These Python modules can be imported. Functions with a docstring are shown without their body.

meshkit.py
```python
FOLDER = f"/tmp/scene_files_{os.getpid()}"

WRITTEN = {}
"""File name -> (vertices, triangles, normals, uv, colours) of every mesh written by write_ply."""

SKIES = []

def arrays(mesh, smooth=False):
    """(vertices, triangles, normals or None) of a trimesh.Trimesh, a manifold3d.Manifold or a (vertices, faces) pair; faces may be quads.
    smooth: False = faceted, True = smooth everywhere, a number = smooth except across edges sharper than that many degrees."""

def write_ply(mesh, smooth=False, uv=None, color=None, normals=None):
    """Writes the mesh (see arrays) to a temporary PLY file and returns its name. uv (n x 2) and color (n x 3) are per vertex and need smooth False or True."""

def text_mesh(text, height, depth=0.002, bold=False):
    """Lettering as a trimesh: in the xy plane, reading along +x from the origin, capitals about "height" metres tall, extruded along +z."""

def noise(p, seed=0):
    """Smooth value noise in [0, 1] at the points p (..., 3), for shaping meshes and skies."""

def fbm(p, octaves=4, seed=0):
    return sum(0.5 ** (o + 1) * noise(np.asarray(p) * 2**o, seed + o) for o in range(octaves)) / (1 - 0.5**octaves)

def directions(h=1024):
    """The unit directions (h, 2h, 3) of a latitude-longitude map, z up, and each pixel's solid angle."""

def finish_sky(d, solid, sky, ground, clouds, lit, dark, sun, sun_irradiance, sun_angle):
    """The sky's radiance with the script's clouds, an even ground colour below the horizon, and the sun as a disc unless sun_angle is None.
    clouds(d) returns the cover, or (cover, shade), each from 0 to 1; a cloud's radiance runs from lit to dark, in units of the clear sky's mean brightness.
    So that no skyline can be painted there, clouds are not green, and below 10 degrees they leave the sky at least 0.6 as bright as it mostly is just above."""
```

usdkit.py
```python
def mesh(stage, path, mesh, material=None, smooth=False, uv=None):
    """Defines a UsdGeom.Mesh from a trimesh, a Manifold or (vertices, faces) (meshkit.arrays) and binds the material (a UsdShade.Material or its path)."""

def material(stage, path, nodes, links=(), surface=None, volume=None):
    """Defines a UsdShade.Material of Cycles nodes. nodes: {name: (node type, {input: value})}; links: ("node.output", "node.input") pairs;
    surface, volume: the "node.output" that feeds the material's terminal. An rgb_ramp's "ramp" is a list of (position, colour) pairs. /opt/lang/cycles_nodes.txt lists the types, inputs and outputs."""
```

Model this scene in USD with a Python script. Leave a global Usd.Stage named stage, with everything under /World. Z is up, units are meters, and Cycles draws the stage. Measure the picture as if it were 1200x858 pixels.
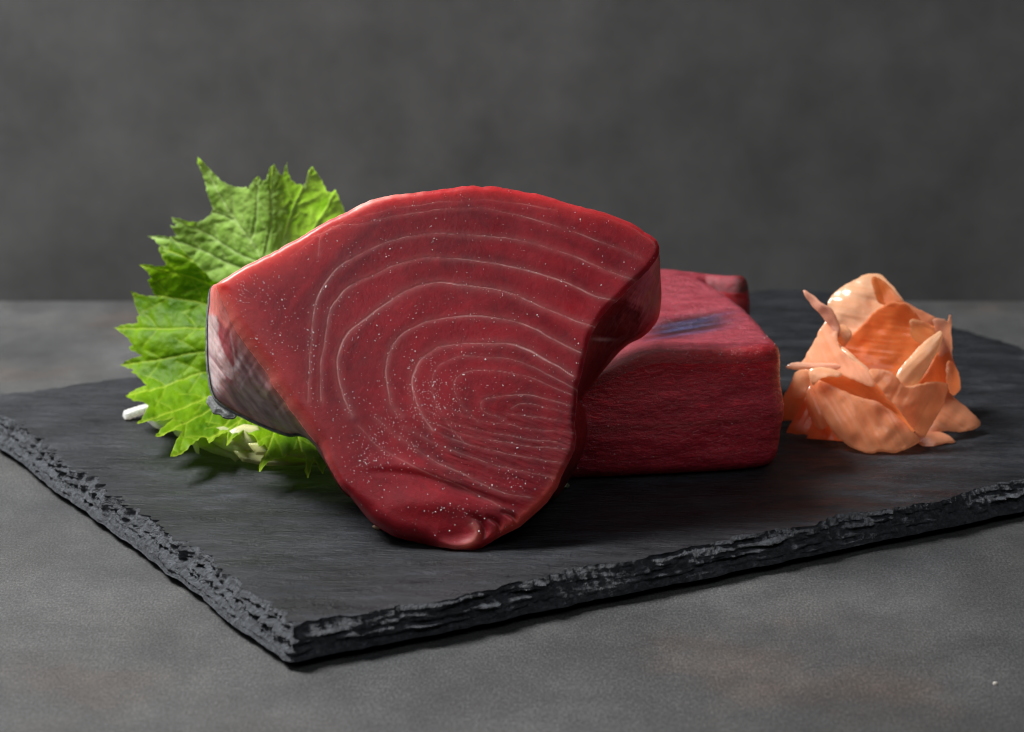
import math, random, numpy as np, trimesh, shapely, usdkit, meshkit
from scipy.spatial import Delaunay, cKDTree
from pxr import Usd, UsdGeom, UsdLux, UsdShade, Gf, Sdf, Vt

random.seed(4); rng = np.random.default_rng(4)
stage = Usd.Stage.CreateInMemory()
UsdGeom.SetStageUpAxis(stage, 'Z'); UsdGeom.SetStageMetersPerUnit(stage, 1.0)
world = UsdGeom.Xform.Define(stage, '/World'); stage.SetDefaultPrim(world.GetPrim())

# ------------------------------------------------------------------ camera
TOP = .012                                   # top face of the slate board above the table
F, PITCH, EYE = 2513., math.radians(15.75), np.array([0, 0, TOP + .24])
RT, FW, UP = np.array([1., 0, 0]), np.array([0, math.cos(PITCH), -math.sin(PITCH)]), np.array([0, math.sin(PITCH), math.cos(PITCH)])
cam = UsdGeom.Camera.Define(stage, '/World/camera')
cam.CreateHorizontalApertureAttr(36.); cam.CreateFocalLengthAttr(36. * F / 1200)
cam.CreateClippingRangeAttr(Gf.Vec2f(.02, 50)); cam.CreateFStopAttr(13.); cam.CreateFocusDistanceAttr(.70)
cam.CreateExposureAttr(0.0)
cam.AddTransformOp().Set(Gf.Matrix4d(*[*RT, 0], *[*UP, 0], *[*(-FW), 0], *[*EYE, 1]))

# ------------------------------------------------------------------ lamps (studio softboxes)
def softbox(name, pos, aim, w, h, inten, col=(1, 1, 1)):
    l = UsdLux.RectLight.Define(stage, '/World/' + name)
    l.CreateWidthAttr(w); l.CreateHeightAttr(h); l.CreateIntensityAttr(inten); l.CreateColorAttr(Gf.Vec3f(*col))
    z = np.array(pos, float) - np.array(aim, float); z /= np.linalg.norm(z)
    x = np.cross([0, 0, 1], z); x /= np.linalg.norm(x); y = np.cross(z, x)
    l.AddTransformOp().Set(Gf.Matrix4d(*[*x, 0], *[*y, 0], *[*z, 0], *[*map(float, pos), 1]))
softbox('key_softbox', (-.64, .86, .90), (.0, .74, .03), .34, .34, 92., (1, .99, .975))
softbox('fill_softbox', (-.45, -.25, .95), (0, .75, .04), .7, .6, 1.7, (.96, .98, 1))
softbox('right_softbox', (.48, .30, .88), (.06, .74, .02), .5, .4, 2.3, (.95, .98, 1))

# ------------------------------------------------------------------ helpers
def ray(p):
    p = np.asarray(p, float)
    return RT * ((p[..., :1] - 600) / F) + UP * ((429 - p[..., 1:2]) / F) + FW
def on_plane(p, p0, n):
    d = ray(p); n = np.asarray(n, float)
    return EYE + d * (((np.asarray(p0) - EYE) @ n) / (d @ n))[..., None]
def on_z(p, z): return on_plane(p, (0, 0, z), (0, 0, 1))
def on_y(p, y): return on_plane(p, (0, y, 0), (0, 1, 0))
def proj(v):
    v = np.asarray(v) - EYE; z = v @ FW
    return np.stack([600 + F * (v @ RT) / z, 429 - F * (v @ UP) / z], -1)
def unit(v): v = np.asarray(v, float); return v / np.maximum(np.linalg.norm(v, axis=-1, keepdims=True), 1e-12)
def fbm(p, o=4, seed=0): return meshkit.fbm(p, o, seed) - .5
def resample(p, step=None, n=None, closed=True):
    p = np.asarray(p, float); q = np.vstack([p, p[:1]]) if closed else p
    s = np.r_[0, np.cumsum(np.linalg.norm(np.diff(q, axis=0), axis=1))]
    n = n or max(3, int(s[-1] / step))
    t = np.linspace(0, s[-1], n, endpoint=not closed)
    return np.stack([np.interp(t, s, q[:, k]) for k in range(q.shape[1])], 1)
def smooth_curve(p, per=8, closed=True):
    """Catmull-Rom through the points"""
    p = np.asarray(p, float); n = len(p)
    q = np.vstack([p[-1:], p, p[:2]]) if closed else np.vstack([2 * p[:1] - p[1:2], p, 2 * p[-1:] - p[-2:-1]])
    out, t = [], np.linspace(0, 1, per, endpoint=False)[:, None]
    for i in range(n if closed else n - 1):
        a, b, c, d = q[i:i + 4]
        out.append(.5 * (2 * b + (c - a) * t + (2 * a - 5 * b + 4 * c - d) * t**2 + (3 * b - a - 3 * c + d) * t**3))
    if not closed: out.append(p[-1:])
    return np.vstack(out)
def cap2d(b, h, jit=.0, extra=None):
    """triangulates the polygon b (dense boundary) with a hexagonal grid of spacing h: points (boundary first), faces, distance to boundary"""
    pg = shapely.Polygon(b); x0, y0, x1, y1 = pg.bounds
    xs, ys = np.arange(x0, x1, h), np.arange(y0, y1, h * .866)
    gx, gy = np.meshgrid(xs, ys); gx[1::2] += h / 2
    g = np.stack([gx.ravel(), gy.ravel()], 1)
    if jit: g += np.random.default_rng(1).uniform(-jit, jit, g.shape) * h
    g = g[shapely.contains_xy(pg, g[:, 0], g[:, 1])]
    tree = cKDTree(resample(b, step=h * .3))
    d = tree.query(g)[0]; keep = d > h * .45
    p = np.vstack([b, g[keep]]); d = np.r_[np.zeros(len(b)), d[keep]]
    f = Delaunay(p).simplices
    c = p[f].mean(1); f = f[shapely.contains_xy(pg, c[:, 0], c[:, 1])]
    a, e = p[f[:, 1]] - p[f[:, 0]], p[f[:, 2]] - p[f[:, 0]]
    ar = a[:, 0] * e[:, 1] - a[:, 1] * e[:, 0]
    f[ar < 0] = f[ar < 0][:, ::-1]
    return p, f[np.abs(ar) > 1e-14], d
def band(i0, i1, n, flip=False):
    """faces of a closed strip between two rings of n vertices starting at i0 and i1"""
    k = np.arange(n); j = (k + 1) % n
    f = np.vstack([np.stack([i0 + k, i1 + k, i1 + j], 1), np.stack([i0 + k, i1 + j, i0 + j], 1)])
    return f[:, ::-1] if flip else f
def line_dist(q, lines, step):
    """distance of each q to the nearest of the polylines"""
    pts = np.vstack([resample(l, step=step, closed=False) for l in lines])
    return cKDTree(pts).query(q)[0]
def sstep(a, b, x): t = np.clip((x - a) / (b - a), 0, 1); return t * t * (3 - 2 * t)
def lin(*c): c = np.array(c, float) / 255; return np.where(c < .04045, c / 12.92, ((c + .055) / 1.055) ** 2.4)
def mixc(a, b, t): t = np.asarray(t)[..., None]; return np.asarray(a) * (1 - t) + np.asarray(b) * t

used = {}
def path(name, parent=None):
    base = (str(parent.GetPath()) if parent else '/World') + '/' + name
    k = used.get(base, 0); used[base] = k + 1
    return base if k == 0 else f'{base}_{k:03d}'
def meta(p, label=None, cat=None, group=None, kind=None):
    for k, v in (('label', label), ('category', cat), ('group', group), ('kind', kind)):
        if v: p.SetCustomDataByKey(k, v)
    return p
def thing(name, label, cat, loc, group=None):
    x = UsdGeom.Xform.Define(stage, path(name)); x.AddTranslateOp().Set(Gf.Vec3d(*map(float, loc)))
    return meta(x.GetPrim(), label, cat, group)
def obj(name, mesh, mat, parent=None, origin=None, col=None, smooth=True, **m):
    """one Mesh; vertices given in world space, origin = the parent's place"""
    v, f = (np.asarray(mesh.vertices), np.asarray(mesh.faces)) if hasattr(mesh, 'faces') else mesh
    if origin is not None: v = v - np.asarray(origin)
    g = usdkit.mesh(stage, path(name, parent), trimesh.Trimesh(v, f, process=False), mat, smooth=smooth)
    if col is not None:
        UsdGeom.PrimvarsAPI(g).CreatePrimvar('col', Sdf.ValueTypeNames.Color3fArray, 'vertex').Set(Vt.Vec3fArray.FromNumpy(np.asarray(col, np.float32)))
    return meta(g.GetPrim(), **m)
def look(name, nodes, links, surface='p.BSDF'):
    return usdkit.material(stage, '/World/Looks/' + name, nodes, links, surface=surface)

# ------------------------------------------------------------------ materials
def pos_noise(tag, scale, detail=4, rough=.6, stretch=(1, 1, 1), rot=(0, 0, 0), dist=0.):
    return ({tag + 'm': ('mapping', {'scale': tuple(scale * s for s in stretch), 'rotation': rot}), tag: ('noise_texture', {'scale': 1., 'detail': float(detail), 'roughness': rough, 'distortion': float(dist)})},
            [('geo.position', tag + 'm.vector'), (tag + 'm.vector', tag + '.vector')])
def build(name, parts, nodes, links, surface='p.BSDF'):
    N, L = {'geo': ('geometry', {})}, []
    for n, l in parts: N.update(n); L += l
    N.update(nodes); return look(name, N, L + links, surface)

M_table = build('concrete', [pos_noise('a', 9, 6, .65), pos_noise('b', 70, 6, .75, (1, .6, 1)), pos_noise('c', 1500, 3, .85, (1, .5, 1)), pos_noise('d', 10, 4, .6)], {
    'ra': ('rgb_ramp', {'ramp': [(.3, (.022, .0222, .0225)), (.5, (.040, .0402, .0404)), (.7, (.064, .064, .0635))]}),
    'rb': ('rgb_ramp', {'ramp': [(.3, (.78, .78, .8)), (.7, (1.2, 1.2, 1.18))]}),
    'rc': ('rgb_ramp', {'ramp': [(.3, (.25, .25, .25)), (.5, (1., 1., 1.)), (.7, (2.3, 2.3, 2.3))]}),
    'rd': ('rgb_ramp', {'ramp': [(.3, (.95, .98, 1.03)), (.55, (1.0, 1.0, 1.0)), (.70, (1.28, 1.04, .92))]}),
    'm1': ('mix_color', {'blend_type': 'multiply', 'fac': 1.}), 'm2': ('mix_color', {'blend_type': 'multiply', 'fac': 1.}), 'm3': ('mix_color', {'blend_type': 'multiply', 'fac': 1.}),
    'bu': ('bump', {'strength': .06, 'distance': .0006}), 'p': ('principled_bsdf', {'roughness': .62, 'specular_ior_level': .35})},
    [('a.fac', 'ra.fac'), ('b.fac', 'rb.fac'), ('c.fac', 'rc.fac'), ('d.fac', 'rd.fac'), ('ra.color', 'm1.a'), ('rb.color', 'm1.b'), ('m1.result', 'm2.a'), ('rc.color', 'm2.b'), ('m2.result', 'm3.a'), ('rd.color', 'm3.b'),
     ('m3.result', 'p.base_color'), ('c.fac', 'bu.height'), ('bu.normal', 'p.normal')])
M_wall = build('plaster', [pos_noise('a', 6.5, 7, .66), pos_noise('b', 30, 6, .6)], {
    'ra': ('rgb_ramp', {'ramp': [(.3, (.080, .080, .080)), (.5, (.098, .0985, .099)), (.7, (.124, .124, .124))]}),
    'rb': ('rgb_ramp', {'ramp': [(.3, (.82, .82, .82)), (.7, (1.18, 1.18, 1.18))]}),
    'm1': ('mix_color', {'blend_type': 'multiply', 'fac': 1.}), 'p': ('principled_bsdf', {'roughness': .8, 'specular_ior_level': .2})},
    [('a.fac', 'ra.fac'), ('b.fac', 'rb.fac'), ('ra.color', 'm1.a'), ('rb.color', 'm1.b'), ('m1.result', 'p.base_color')])
M_slate = build('slate', [pos_noise('a', 26, 5, .6, (1, 2.2, 1)), pos_noise('b', 190, 6, .72, (.32, 1.25, 1), (0, 0, -.10), .6), pos_noise('c', 1300, 3, .8, (.6, 1, 1)), pos_noise('d', 90, 5, .7, (.4, 1.2, 1), (0, 0, -.12))], {
    'ra': ('rgb_ramp', {'ramp': [(.35, (.0055, .0065, .0085)), (.5, (.0115, .013, .0165)), (.66, (.023, .025, .030))]}),
    'rc': ('rgb_ramp', {'ramp': [(.25, (.4, .4, .4)), (.58, (1., 1., 1.)), (.75, (2.9, 2.9, 2.9))]}),
    'm1': ('mix_color', {'blend_type': 'multiply', 'fac': 1.}), 'rs': ('rgb_ramp', {'ramp': [(.2, (.8, .8, .8)), (.56, (1., 1., 1.)), (.72, (2.3, 2.3, 2.3))]}), 'm4': ('mix_color', {'blend_type': 'multiply', 'fac': 1., 'use_clamp': False}), 'mh': ('mix_float', {'fac': .35}), 'mh2': ('mix_float', {'fac': .12}),
    'bu': ('bump', {'strength': 1., 'distance': .0026}), 'p': ('principled_bsdf', {'specular_ior_level': .27}),
    'rr': ('map_range', {'from_min': .3, 'from_max': .7, 'to_min': .28, 'to_max': .78})},
    [('a.fac', 'ra.fac'), ('c.fac', 'rc.fac'), ('ra.color', 'm1.a'), ('rc.color', 'm1.b'), ('d.fac', 'rs.fac'), ('m1.result', 'm4.a'), ('rs.color', 'm4.b'), ('m4.result', 'p.base_color'), ('b.fac', 'mh.a'), ('d.fac', 'mh.b'), ('mh.result', 'mh2.a'), ('c.fac', 'mh2.b'),
     ('mh2.result', 'bu.height'), ('bu.normal', 'p.normal'), ('d.fac', 'rr.value'), ('rr.result', 'p.roughness')])
M_chip = build('chipped_slate', [pos_noise('a', 420, 5, .75, (1, 1, 1.6)), pos_noise('c', 900, 4, .75)], {
    'ra': ('rgb_ramp', {'ramp': [(.32, (.014, .016, .020)), (.5, (.036, .041, .050)), (.7, (.095, .105, .122))]}),
    'bu': ('bump', {'strength': 1., 'distance': .0016}), 'p': ('principled_bsdf', {'roughness': .55, 'specular_ior_level': .45})},
    [('a.fac', 'ra.fac'), ('ra.color', 'p.base_color'), ('c.fac', 'bu.height'), ('bu.normal', 'p.normal')])
M_rubber = look('rubber', {'p': ('principled_bsdf', {'base_color': (.015, .015, .016), 'roughness': .8})}, [])
COL = {'at': ('attribute', {'attribute': 'col'})}
def flesh(name, rough, sss, bump, bscale, stretch, rot=(0, 0, 0), vary=.25, coat=.35, bdist=.0004):
    return build(name, [pos_noise('a', bscale, 4, .6, stretch, rot, .4), pos_noise('b', 70, 4, .6), pos_noise('c', 2600, 2, .6)], {**COL,
        'ra': ('rgb_ramp', {'ramp': [(.3, (1 - vary,) * 3), (.7, (1 + vary,) * 3)]}), 'm1': ('mix_color', {'blend_type': 'multiply', 'fac': 1., 'use_clamp': False}),
        'rr': ('map_range', {'from_min': .3, 'from_max': .7, 'to_min': rough - .1, 'to_max': rough + .12}), 'mh': ('mix_float', {'fac': .3}),
        'bu': ('bump', {'strength': bump, 'distance': bdist}),
        'p': ('principled_bsdf', {'subsurface_weight': sss, 'subsurface_radius': (1., .32, .24), 'subsurface_scale': .0026, 'specular_ior_level': .30, 'coat_weight': coat, 'coat_roughness': .15, 'subsurface_method': 'random_walk'})},
        [('a.fac', 'ra.fac'), ('at.color', 'm1.a'), ('ra.color', 'm1.b'), ('m1.result', 'p.base_color'), ('a.fac', 'mh.a'), ('c.fac', 'mh.b'), ('mh.result', 'bu.height'),
         ('bu.normal', 'p.normal'), ('bu.normal', 'p.coat_normal'), ('b.fac', 'rr.value'), ('rr.result', 'p.roughness')])
M_flesh = flesh('tuna_flesh', .38, .5, .22, 700, (1, 1, 1), (0, 0, 0), .10, .10, .0006)
M_block = flesh('tuna_grain', .30, .45, .9, 760, (.55, .55, 1.5), (0, .25, .0), .26, .45, .0011)
M_skin = build('fish_skin', [pos_noise('a', 600, 4, .6)], {'ra': ('rgb_ramp', {'ramp': [(.35, (.085, .092, .095)), (.7, (.26, .28, .28))]}), 'p': ('principled_bsdf', {'roughness': .28, 'specular_ior_level': .7, 'metallic': .25})},
    [('a.fac', 'ra.fac'), ('ra.color', 'p.base_color')])
M_silver = build('silver_skin', [pos_noise('a', 420, 3, .6)], {'ra': ('rgb_ramp', {'ramp': [(.3, (.16, .17, .17)), (.7, (.34, .36, .35))]}), 'bu': ('bump', {'strength': .12, 'distance': .0014}), 'p': ('principled_bsdf', {'roughness': .16, 'metallic': .0, 'specular_ior_level': .8})},
    [('a.fac', 'ra.fac'), ('ra.color', 'p.base_color'), ('a.fac', 'bu.height'), ('bu.normal', 'p.normal')])
M_speck = look('glint_bead', {'p': ('principled_bsdf', {'base_color': (.85, .66, .64), 'roughness': .12, 'specular_ior_level': .8, 'coat_weight': 1., 'subsurface_weight': .3, 'subsurface_scale': .0006})}, [])  # pale glossy beads that stand in for wet glints
def leaf_look(name, tr):
    return build(name, [pos_noise('a', 900, 3, .6), pos_noise('b', 60, 4, .6)], {**COL,
        'ra': ('rgb_ramp', {'ramp': [(.3, (.8, .8, .8)), (.7, (1.2, 1.2, 1.2))]}), 'm1': ('mix_color', {'blend_type': 'multiply', 'fac': 1., 'use_clamp': False}),
        'tc': ('mix_color', {'blend_type': 'multiply', 'fac': 1., 'b': (1.1, 1.25, .45), 'use_clamp': False}),
        'bu': ('bump', {'strength': .5, 'distance': .0004}), 'p': ('principled_bsdf', {'roughness': .5, 'specular_ior_level': .13}), 't': ('translucent_bsdf', {}), 'mx': ('mix_closure', {'fac': tr})},
        [('b.fac', 'ra.fac'), ('at.color', 'm1.a'), ('ra.color', 'm1.b'), ('m1.result', 'p.base_color'), ('m1.result', 'tc.a'), ('tc.result', 't.color'), ('a.fac', 'bu.height'), ('bu.normal', 'p.normal'), ('p.BSDF', 'mx.closure1'), ('t.BSDF', 'mx.closure2')], 'mx.closure')
M_leaf = leaf_look('shiso', .48)
def soft_look(name, sss, tr, rough, scale, rad, coat=.4, see=.0):
    return build(name, [pos_noise('a', 420, 4, .6), pos_noise('b', 90, 4, .6)], {**COL,
        'ra': ('rgb_ramp', {'ramp': [(.3, (.86, .84, .82)), (.7, (1.1, 1.1, 1.1))]}), 'm1': ('mix_color', {'blend_type': 'multiply', 'fac': 1., 'use_clamp': False}),
        'bu': ('bump', {'strength': .18, 'distance': .0005}), 'mx': ('mix_closure', {'fac': tr}), 't': ('translucent_bsdf', {}), 'see': ('transparent_bsdf', {'color': (1., .86, .66)}), 'mx2': ('mix_closure', {'fac': see}),
        'p': ('principled_bsdf', {'roughness': rough, 'subsurface_weight': sss, 'subsurface_radius': rad, 'subsurface_scale': scale, 'specular_ior_level': .5, 'coat_weight': coat, 'coat_roughness': .12})},
        [('b.fac', 'ra.fac'), ('at.color', 'm1.a'), ('ra.color', 'm1.b'), ('m1.result', 'p.base_color'), ('m1.result', 't.color'), ('a.fac', 'bu.height'), ('bu.normal', 'p.normal'), ('p.BSDF', 'mx.closure1'), ('t.BSDF', 'mx.closure2'), ('mx.closure', 'mx2.closure1'), ('see.BSDF', 'mx2.closure2')], 'mx2.closure')
M_ginger = soft_look('ginger', .0, .52, .27, .0008, (1., .6, .35), .8, .2)
M_daikon = soft_look('daikon', .0, .35, .35, .002, (1., 1., .8), .4, .15)

# ================================================================== setting
def sheet(name, x0, x1, y0, y1, z, mat, lab):
    return obj(name, trimesh.creation.box(bounds=[[x0, y0, z - .03], [x1, y1, z]]), mat, smooth=False, label=lab, kind='structure')
WALL = 1.010
sheet('table_top', -1.6, 1.6, -.15, WALL - .0005, 0., M_table, 'grey mottled concrete table top under the slate board')
obj('backdrop_wall', trimesh.creation.box(bounds=[[-1.6, WALL, -.03], [1.6, WALL + .03, 1.1]]), M_wall, smooth=False, label='dark grey plaster backdrop wall behind the table', kind='structure')

# ================================================================== slate board
A, B, Cc = (on_z(p, TOP)[:2] for p in ((336, 744), (-45, 466), (952, 330)))
ex, ey = unit(Cc - B), unit(B - A); LU, LV = np.linalg.norm(Cc - B), np.linalg.norm(B - A)       # a hand-split board, a few degrees off square
def arc(c, r, a0, a1, n=24): t = np.radians(np.linspace(a0, a1, n)); return np.stack([c[0] + r * np.cos(t), c[1] + r * np.sin(t)], 1)
ra, rd, rc, rb = .004, .03, .034, .017
ol = np.vstack([arc((ra, ra), ra, 180, 270), arc((LU - rd, rd), rd, 270, 360), arc((LU - rc, LV - rc), rc, 0, 90), arc((rb, LV - rb), rb, 90, 180)])
ol = resample(ol, step=.0005); n = len(ol)
tg = unit(np.roll(ol, -3, 0) - np.roll(ol, 3, 0)); no = np.stack([tg[:, 1], -tg[:, 0]], 1)      # outward
s3 = np.c_[ol, np.zeros(n)]
ol = ol + no * (fbm(s3 * 25, 3, 3) * .0018 + fbm(s3 * 130, 3, 5) * .0022)[:, None]
K, rings = 40, []
front = sstep(.6, .95, -no[:, 1]); left = sstep(.6, .95, -no[:, 0])
i0 = .0042 + .0016 * left + fbm(s3 * 55, 4, 9) * (.0045 + .0035 * front[:, None].ravel()) + fbm(s3 * 420, 4, 11) * .0030 * (1 + 1.2 * left)
i0 = np.maximum(i0, .0012)
NL = 9
modu = np.clip(.25 + 2.6 * (fbm(s3 * 28, 3, 33) + .5) ** 1.5, .3, 2.)
lam = np.stack([fbm(np.c_[ol * 70, np.full(n, 7.3 * l)], 5, 20 + l) for l in range(NL + 2)])
for k in range(K + 1):
    w = k / K
    lay = np.clip(w * NL + 1.6 * fbm(np.c_[ol * 18, np.full(n, 3.)], 2, 31), 0, NL + .99)
    li = lay.astype(int); fr = sstep(.55, 1, lay - li)
    chip = lam[li, np.arange(n)] * (1 - fr) + lam[np.minimum(li + 1, NL + 1), np.arange(n)] * fr
    ins = i0 * (1 - w) ** 1.15 + chip * .0052 * (1 - .45 * left) * math.sin(math.pi * min(1, w * 1.15)) ** .7 * (1 + .3 * left)
    z = TOP - .0092 * w + fbm(np.c_[ol * 60, np.full(n, w * 3)], 3, 40) * .0012 * math.sin(math.pi * w)
    ins = i0 * (1 - w) ** 1.15 + (ins - i0 * (1 - w) ** 1.15) * modu
    q = ol - no * ins[:, None]
    rough = (fbm(np.c_[q * 700, z * 500], 4, 50) * .0019 + left * np.abs(fbm(np.c_[q * 330, z * 300], 3, 51)) * .0026) * math.sin(math.pi * w) ** .5 if 0 < w < 1 else 0 * z
    q = q - no * np.reshape(rough, (-1, 1))
    rings.append(np.c_[q, z])
topb = rings[0][:, :2]
tp, tf, td = cap2d(topb[::2], .0013, .3)
def to_world(q): return np.c_[A + q[:, :1] * ex + q[:, 1:2] * ey, q[:, 2]]
tz = TOP + fbm(np.c_[tp[:, 0] * 30, tp[:, 1] * 60, 0 * tp[:, 0]], 4, 60) * .0006 * sstep(0, .01, td) + fbm(np.c_[tp[:, 0] * 60, tp[:, 1] * 210 + tp[:, 0] * 20, 0 * tp[:, 0]], 3, 61) * .00055 * sstep(0, .004, td)
bp, bf, _ = cap2d(rings[-1][::6, :2], .02)
board = thing('slate_board', 'dark slate serving board with chipped edges holding the tuna and the ginger', 'serving board', (*(A + ex * LU / 2 + ey * LV / 2), 0))
O = np.array([*(A + ex * LU / 2 + ey * LV / 2), 0])
vs = np.vstack(rings); fs = np.vstack([band(k * n, (k + 1) * n, n) for k in range(K)])
# top face shares the strip's first ring
tpv = np.c_[tp, tz]; tpv[:len(topb[::2]), 2] = TOP
obj('top_face', (to_world(tpv), tf), M_slate, board, O)
obj('chipped_edge', (to_world(vs), fs), M_chip, board, O, label='rough chipped rim of the slate board')
obj('underside', (to_world(np.c_[bp, np.full(len(bp), rings[-1][:, 2].mean())]), bf[:, ::-1]), M_slate, board, O)
for u, v in ((.03, .03), (LU - .04, .03), (LU - .04, LV - .04), (.03, LV - .03)):
    c = trimesh.creation.cylinder(.007, .0032, sections=24); c.apply_translation([*(A + ex * u + ey * v), .0016]); obj('rubber_foot', c, M_rubber, board, O, smooth=40)

# ================================================================== tuna steak leaning on the block
al = math.radians(62); NF = np.array([0, -math.sin(al), math.cos(al)]); P0 = on_z((540, 645), TOP + .0006)
EU, EV = np.array([1., 0, 0]), np.array([0, math.cos(al), math.sin(al)])
TH = .043
def face(p): return on_plane(p, P0, NF)
def uv(p3): return np.stack([(p3 - P0) @ EU, (p3 - P0) @ EV], -1)
def fuv(p): return uv(face(np.asarray(p, float)))
def backp(p): return on_plane(p, P0 - NF * TH, NF)
# (front outline px, back outline px or None, edge radius mm)
ring = [((254, 331), (252, 334), 1.5), ((275, 318), None, 1.38), ((300, 304), None, 1.65), ((325, 290), None, 1.65), ((350, 275), None, 1.65), ((378, 261), None, 1.65), ((402, 249), None, 1.65), ((418, 239), None, 1.65), ((436, 232), None, 1.65), ((470, 225), None, 1.93),
        ((520, 219), None, 2.20), ((580, 217), None, 2.20), ((640, 228), None, 2.20), ((700, 245), None, 2.20), ((745, 262), None, 1.93), ((770, 280), (766, 292), 1.3), ((774, 292), (772, 304), 1.2),
        ((768, 305), (774, 322), 1.2), ((758, 317), (775, 337), 1.2), ((742, 334), (775, 352), 1.2), ((722, 352), (772, 372), 1.2), ((708, 366), (764, 385), 1.2), ((699, 382), (752, 396), 1.2), ((690, 398), (735, 405), 1.2), ((685, 420), (715, 425), 1.2),
        ((680, 445), None, 1.2), ((676, 470), (684, 478), 1.2), ((674, 495), (688, 497), 1.2), ((675, 515), (686, 520), 1.2), ((667, 540), (676, 546), 1.2), ((655, 565), None, 1.4), ((640, 588), None, 1.6), ((615, 611), None, 1.8), ((588, 628), None, 2), ((562, 641), None, 2.2), ((540, 645), None, 1.93), ((520, 641), None, 2.20), ((495, 634), None, 5), ((470, 628), None, 5),
        ((445, 618), None, 5), ((425, 602), None, 5), ((405, 576), None, 2.20), ((388, 550), None, 2.20), ((372, 522), (362, 514), 3.5), ((352, 494), (335, 508), 4.2), ((335, 471), (310, 499), 4.2), ((318, 446), (288, 489), 4.2),
        ((302, 423), (268, 479), 4.2), ((286, 402), (252, 466), 4.2), ((272, 380), (245, 440), 4.2), ((262, 358), (243, 400), 2), ((255, 342), (245, 360), 1.5)]
fpx = np.array([r[0] for r in ring], float)
fo = smooth_curve(fuv(fpx), 10)
bo = np.array([backp(np.array(r[1], float)) if r[1] else np.full(3, np.nan) for r in ring])
fw = face(fpx)
for i in range(len(ring)):
    if np.isnan(bo[i, 0]):
        q = fw[i] - NF * TH
        if q[2] < TOP + .001: q = q + EV * ((TOP + .001 - q[2]) / EV[2])
        bo[i] = q
bo = smooth_curve(bo, 10)
rad = smooth_curve(np.array([[r[2]] for r in ring], float), 10)[:, 0] * 1e-3
# same count on both outlines
seg = np.r_[0, np.cumsum(np.linalg.norm(np.diff(np.vstack([fo, fo[:1]]), axis=0), axis=1))]
NB = int(seg[-1] / .0004); tt = np.linspace(0, seg[-1], NB, endpoint=False)
def rs(a): a = np.vstack([a, a[:1]]); return np.stack([np.interp(tt, seg, a[:, k]) for k in range(a.shape[1])], 1)
fo, bo, rad = rs(fo), rs(bo), rs(rad[:, None])[:, 0]
fo = fo + np.c_[fbm(np.c_[fo * 150, 0 * fo[:, 0]], 4, 70), fbm(np.c_[fo * 150, 0 * fo[:, 0] + 5], 4, 69)] * .0016
p2, ff, dd = cap2d(fo, .00034)
near = cKDTree(fo).query(p2)[1]; r = rad[near]
px = proj(P0 + p2[:, :1] * EU + p2[:, 1:] * EV)
wl = (sstep(384, 366, px[near][:, 0]) * sstep(325, 345, px[near][:, 1]))                 # the belly side flares outwards, so its rim turns less
h = -(1 - wl) * (r - np.sqrt(np.maximum(r**2 - np.maximum(r - dd, 0) ** 2, 0))) - wl * .0022 * np.maximum(1 - dd / .0052, 0) ** 2
from scipy.sparse import coo_matrix, diags
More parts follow.
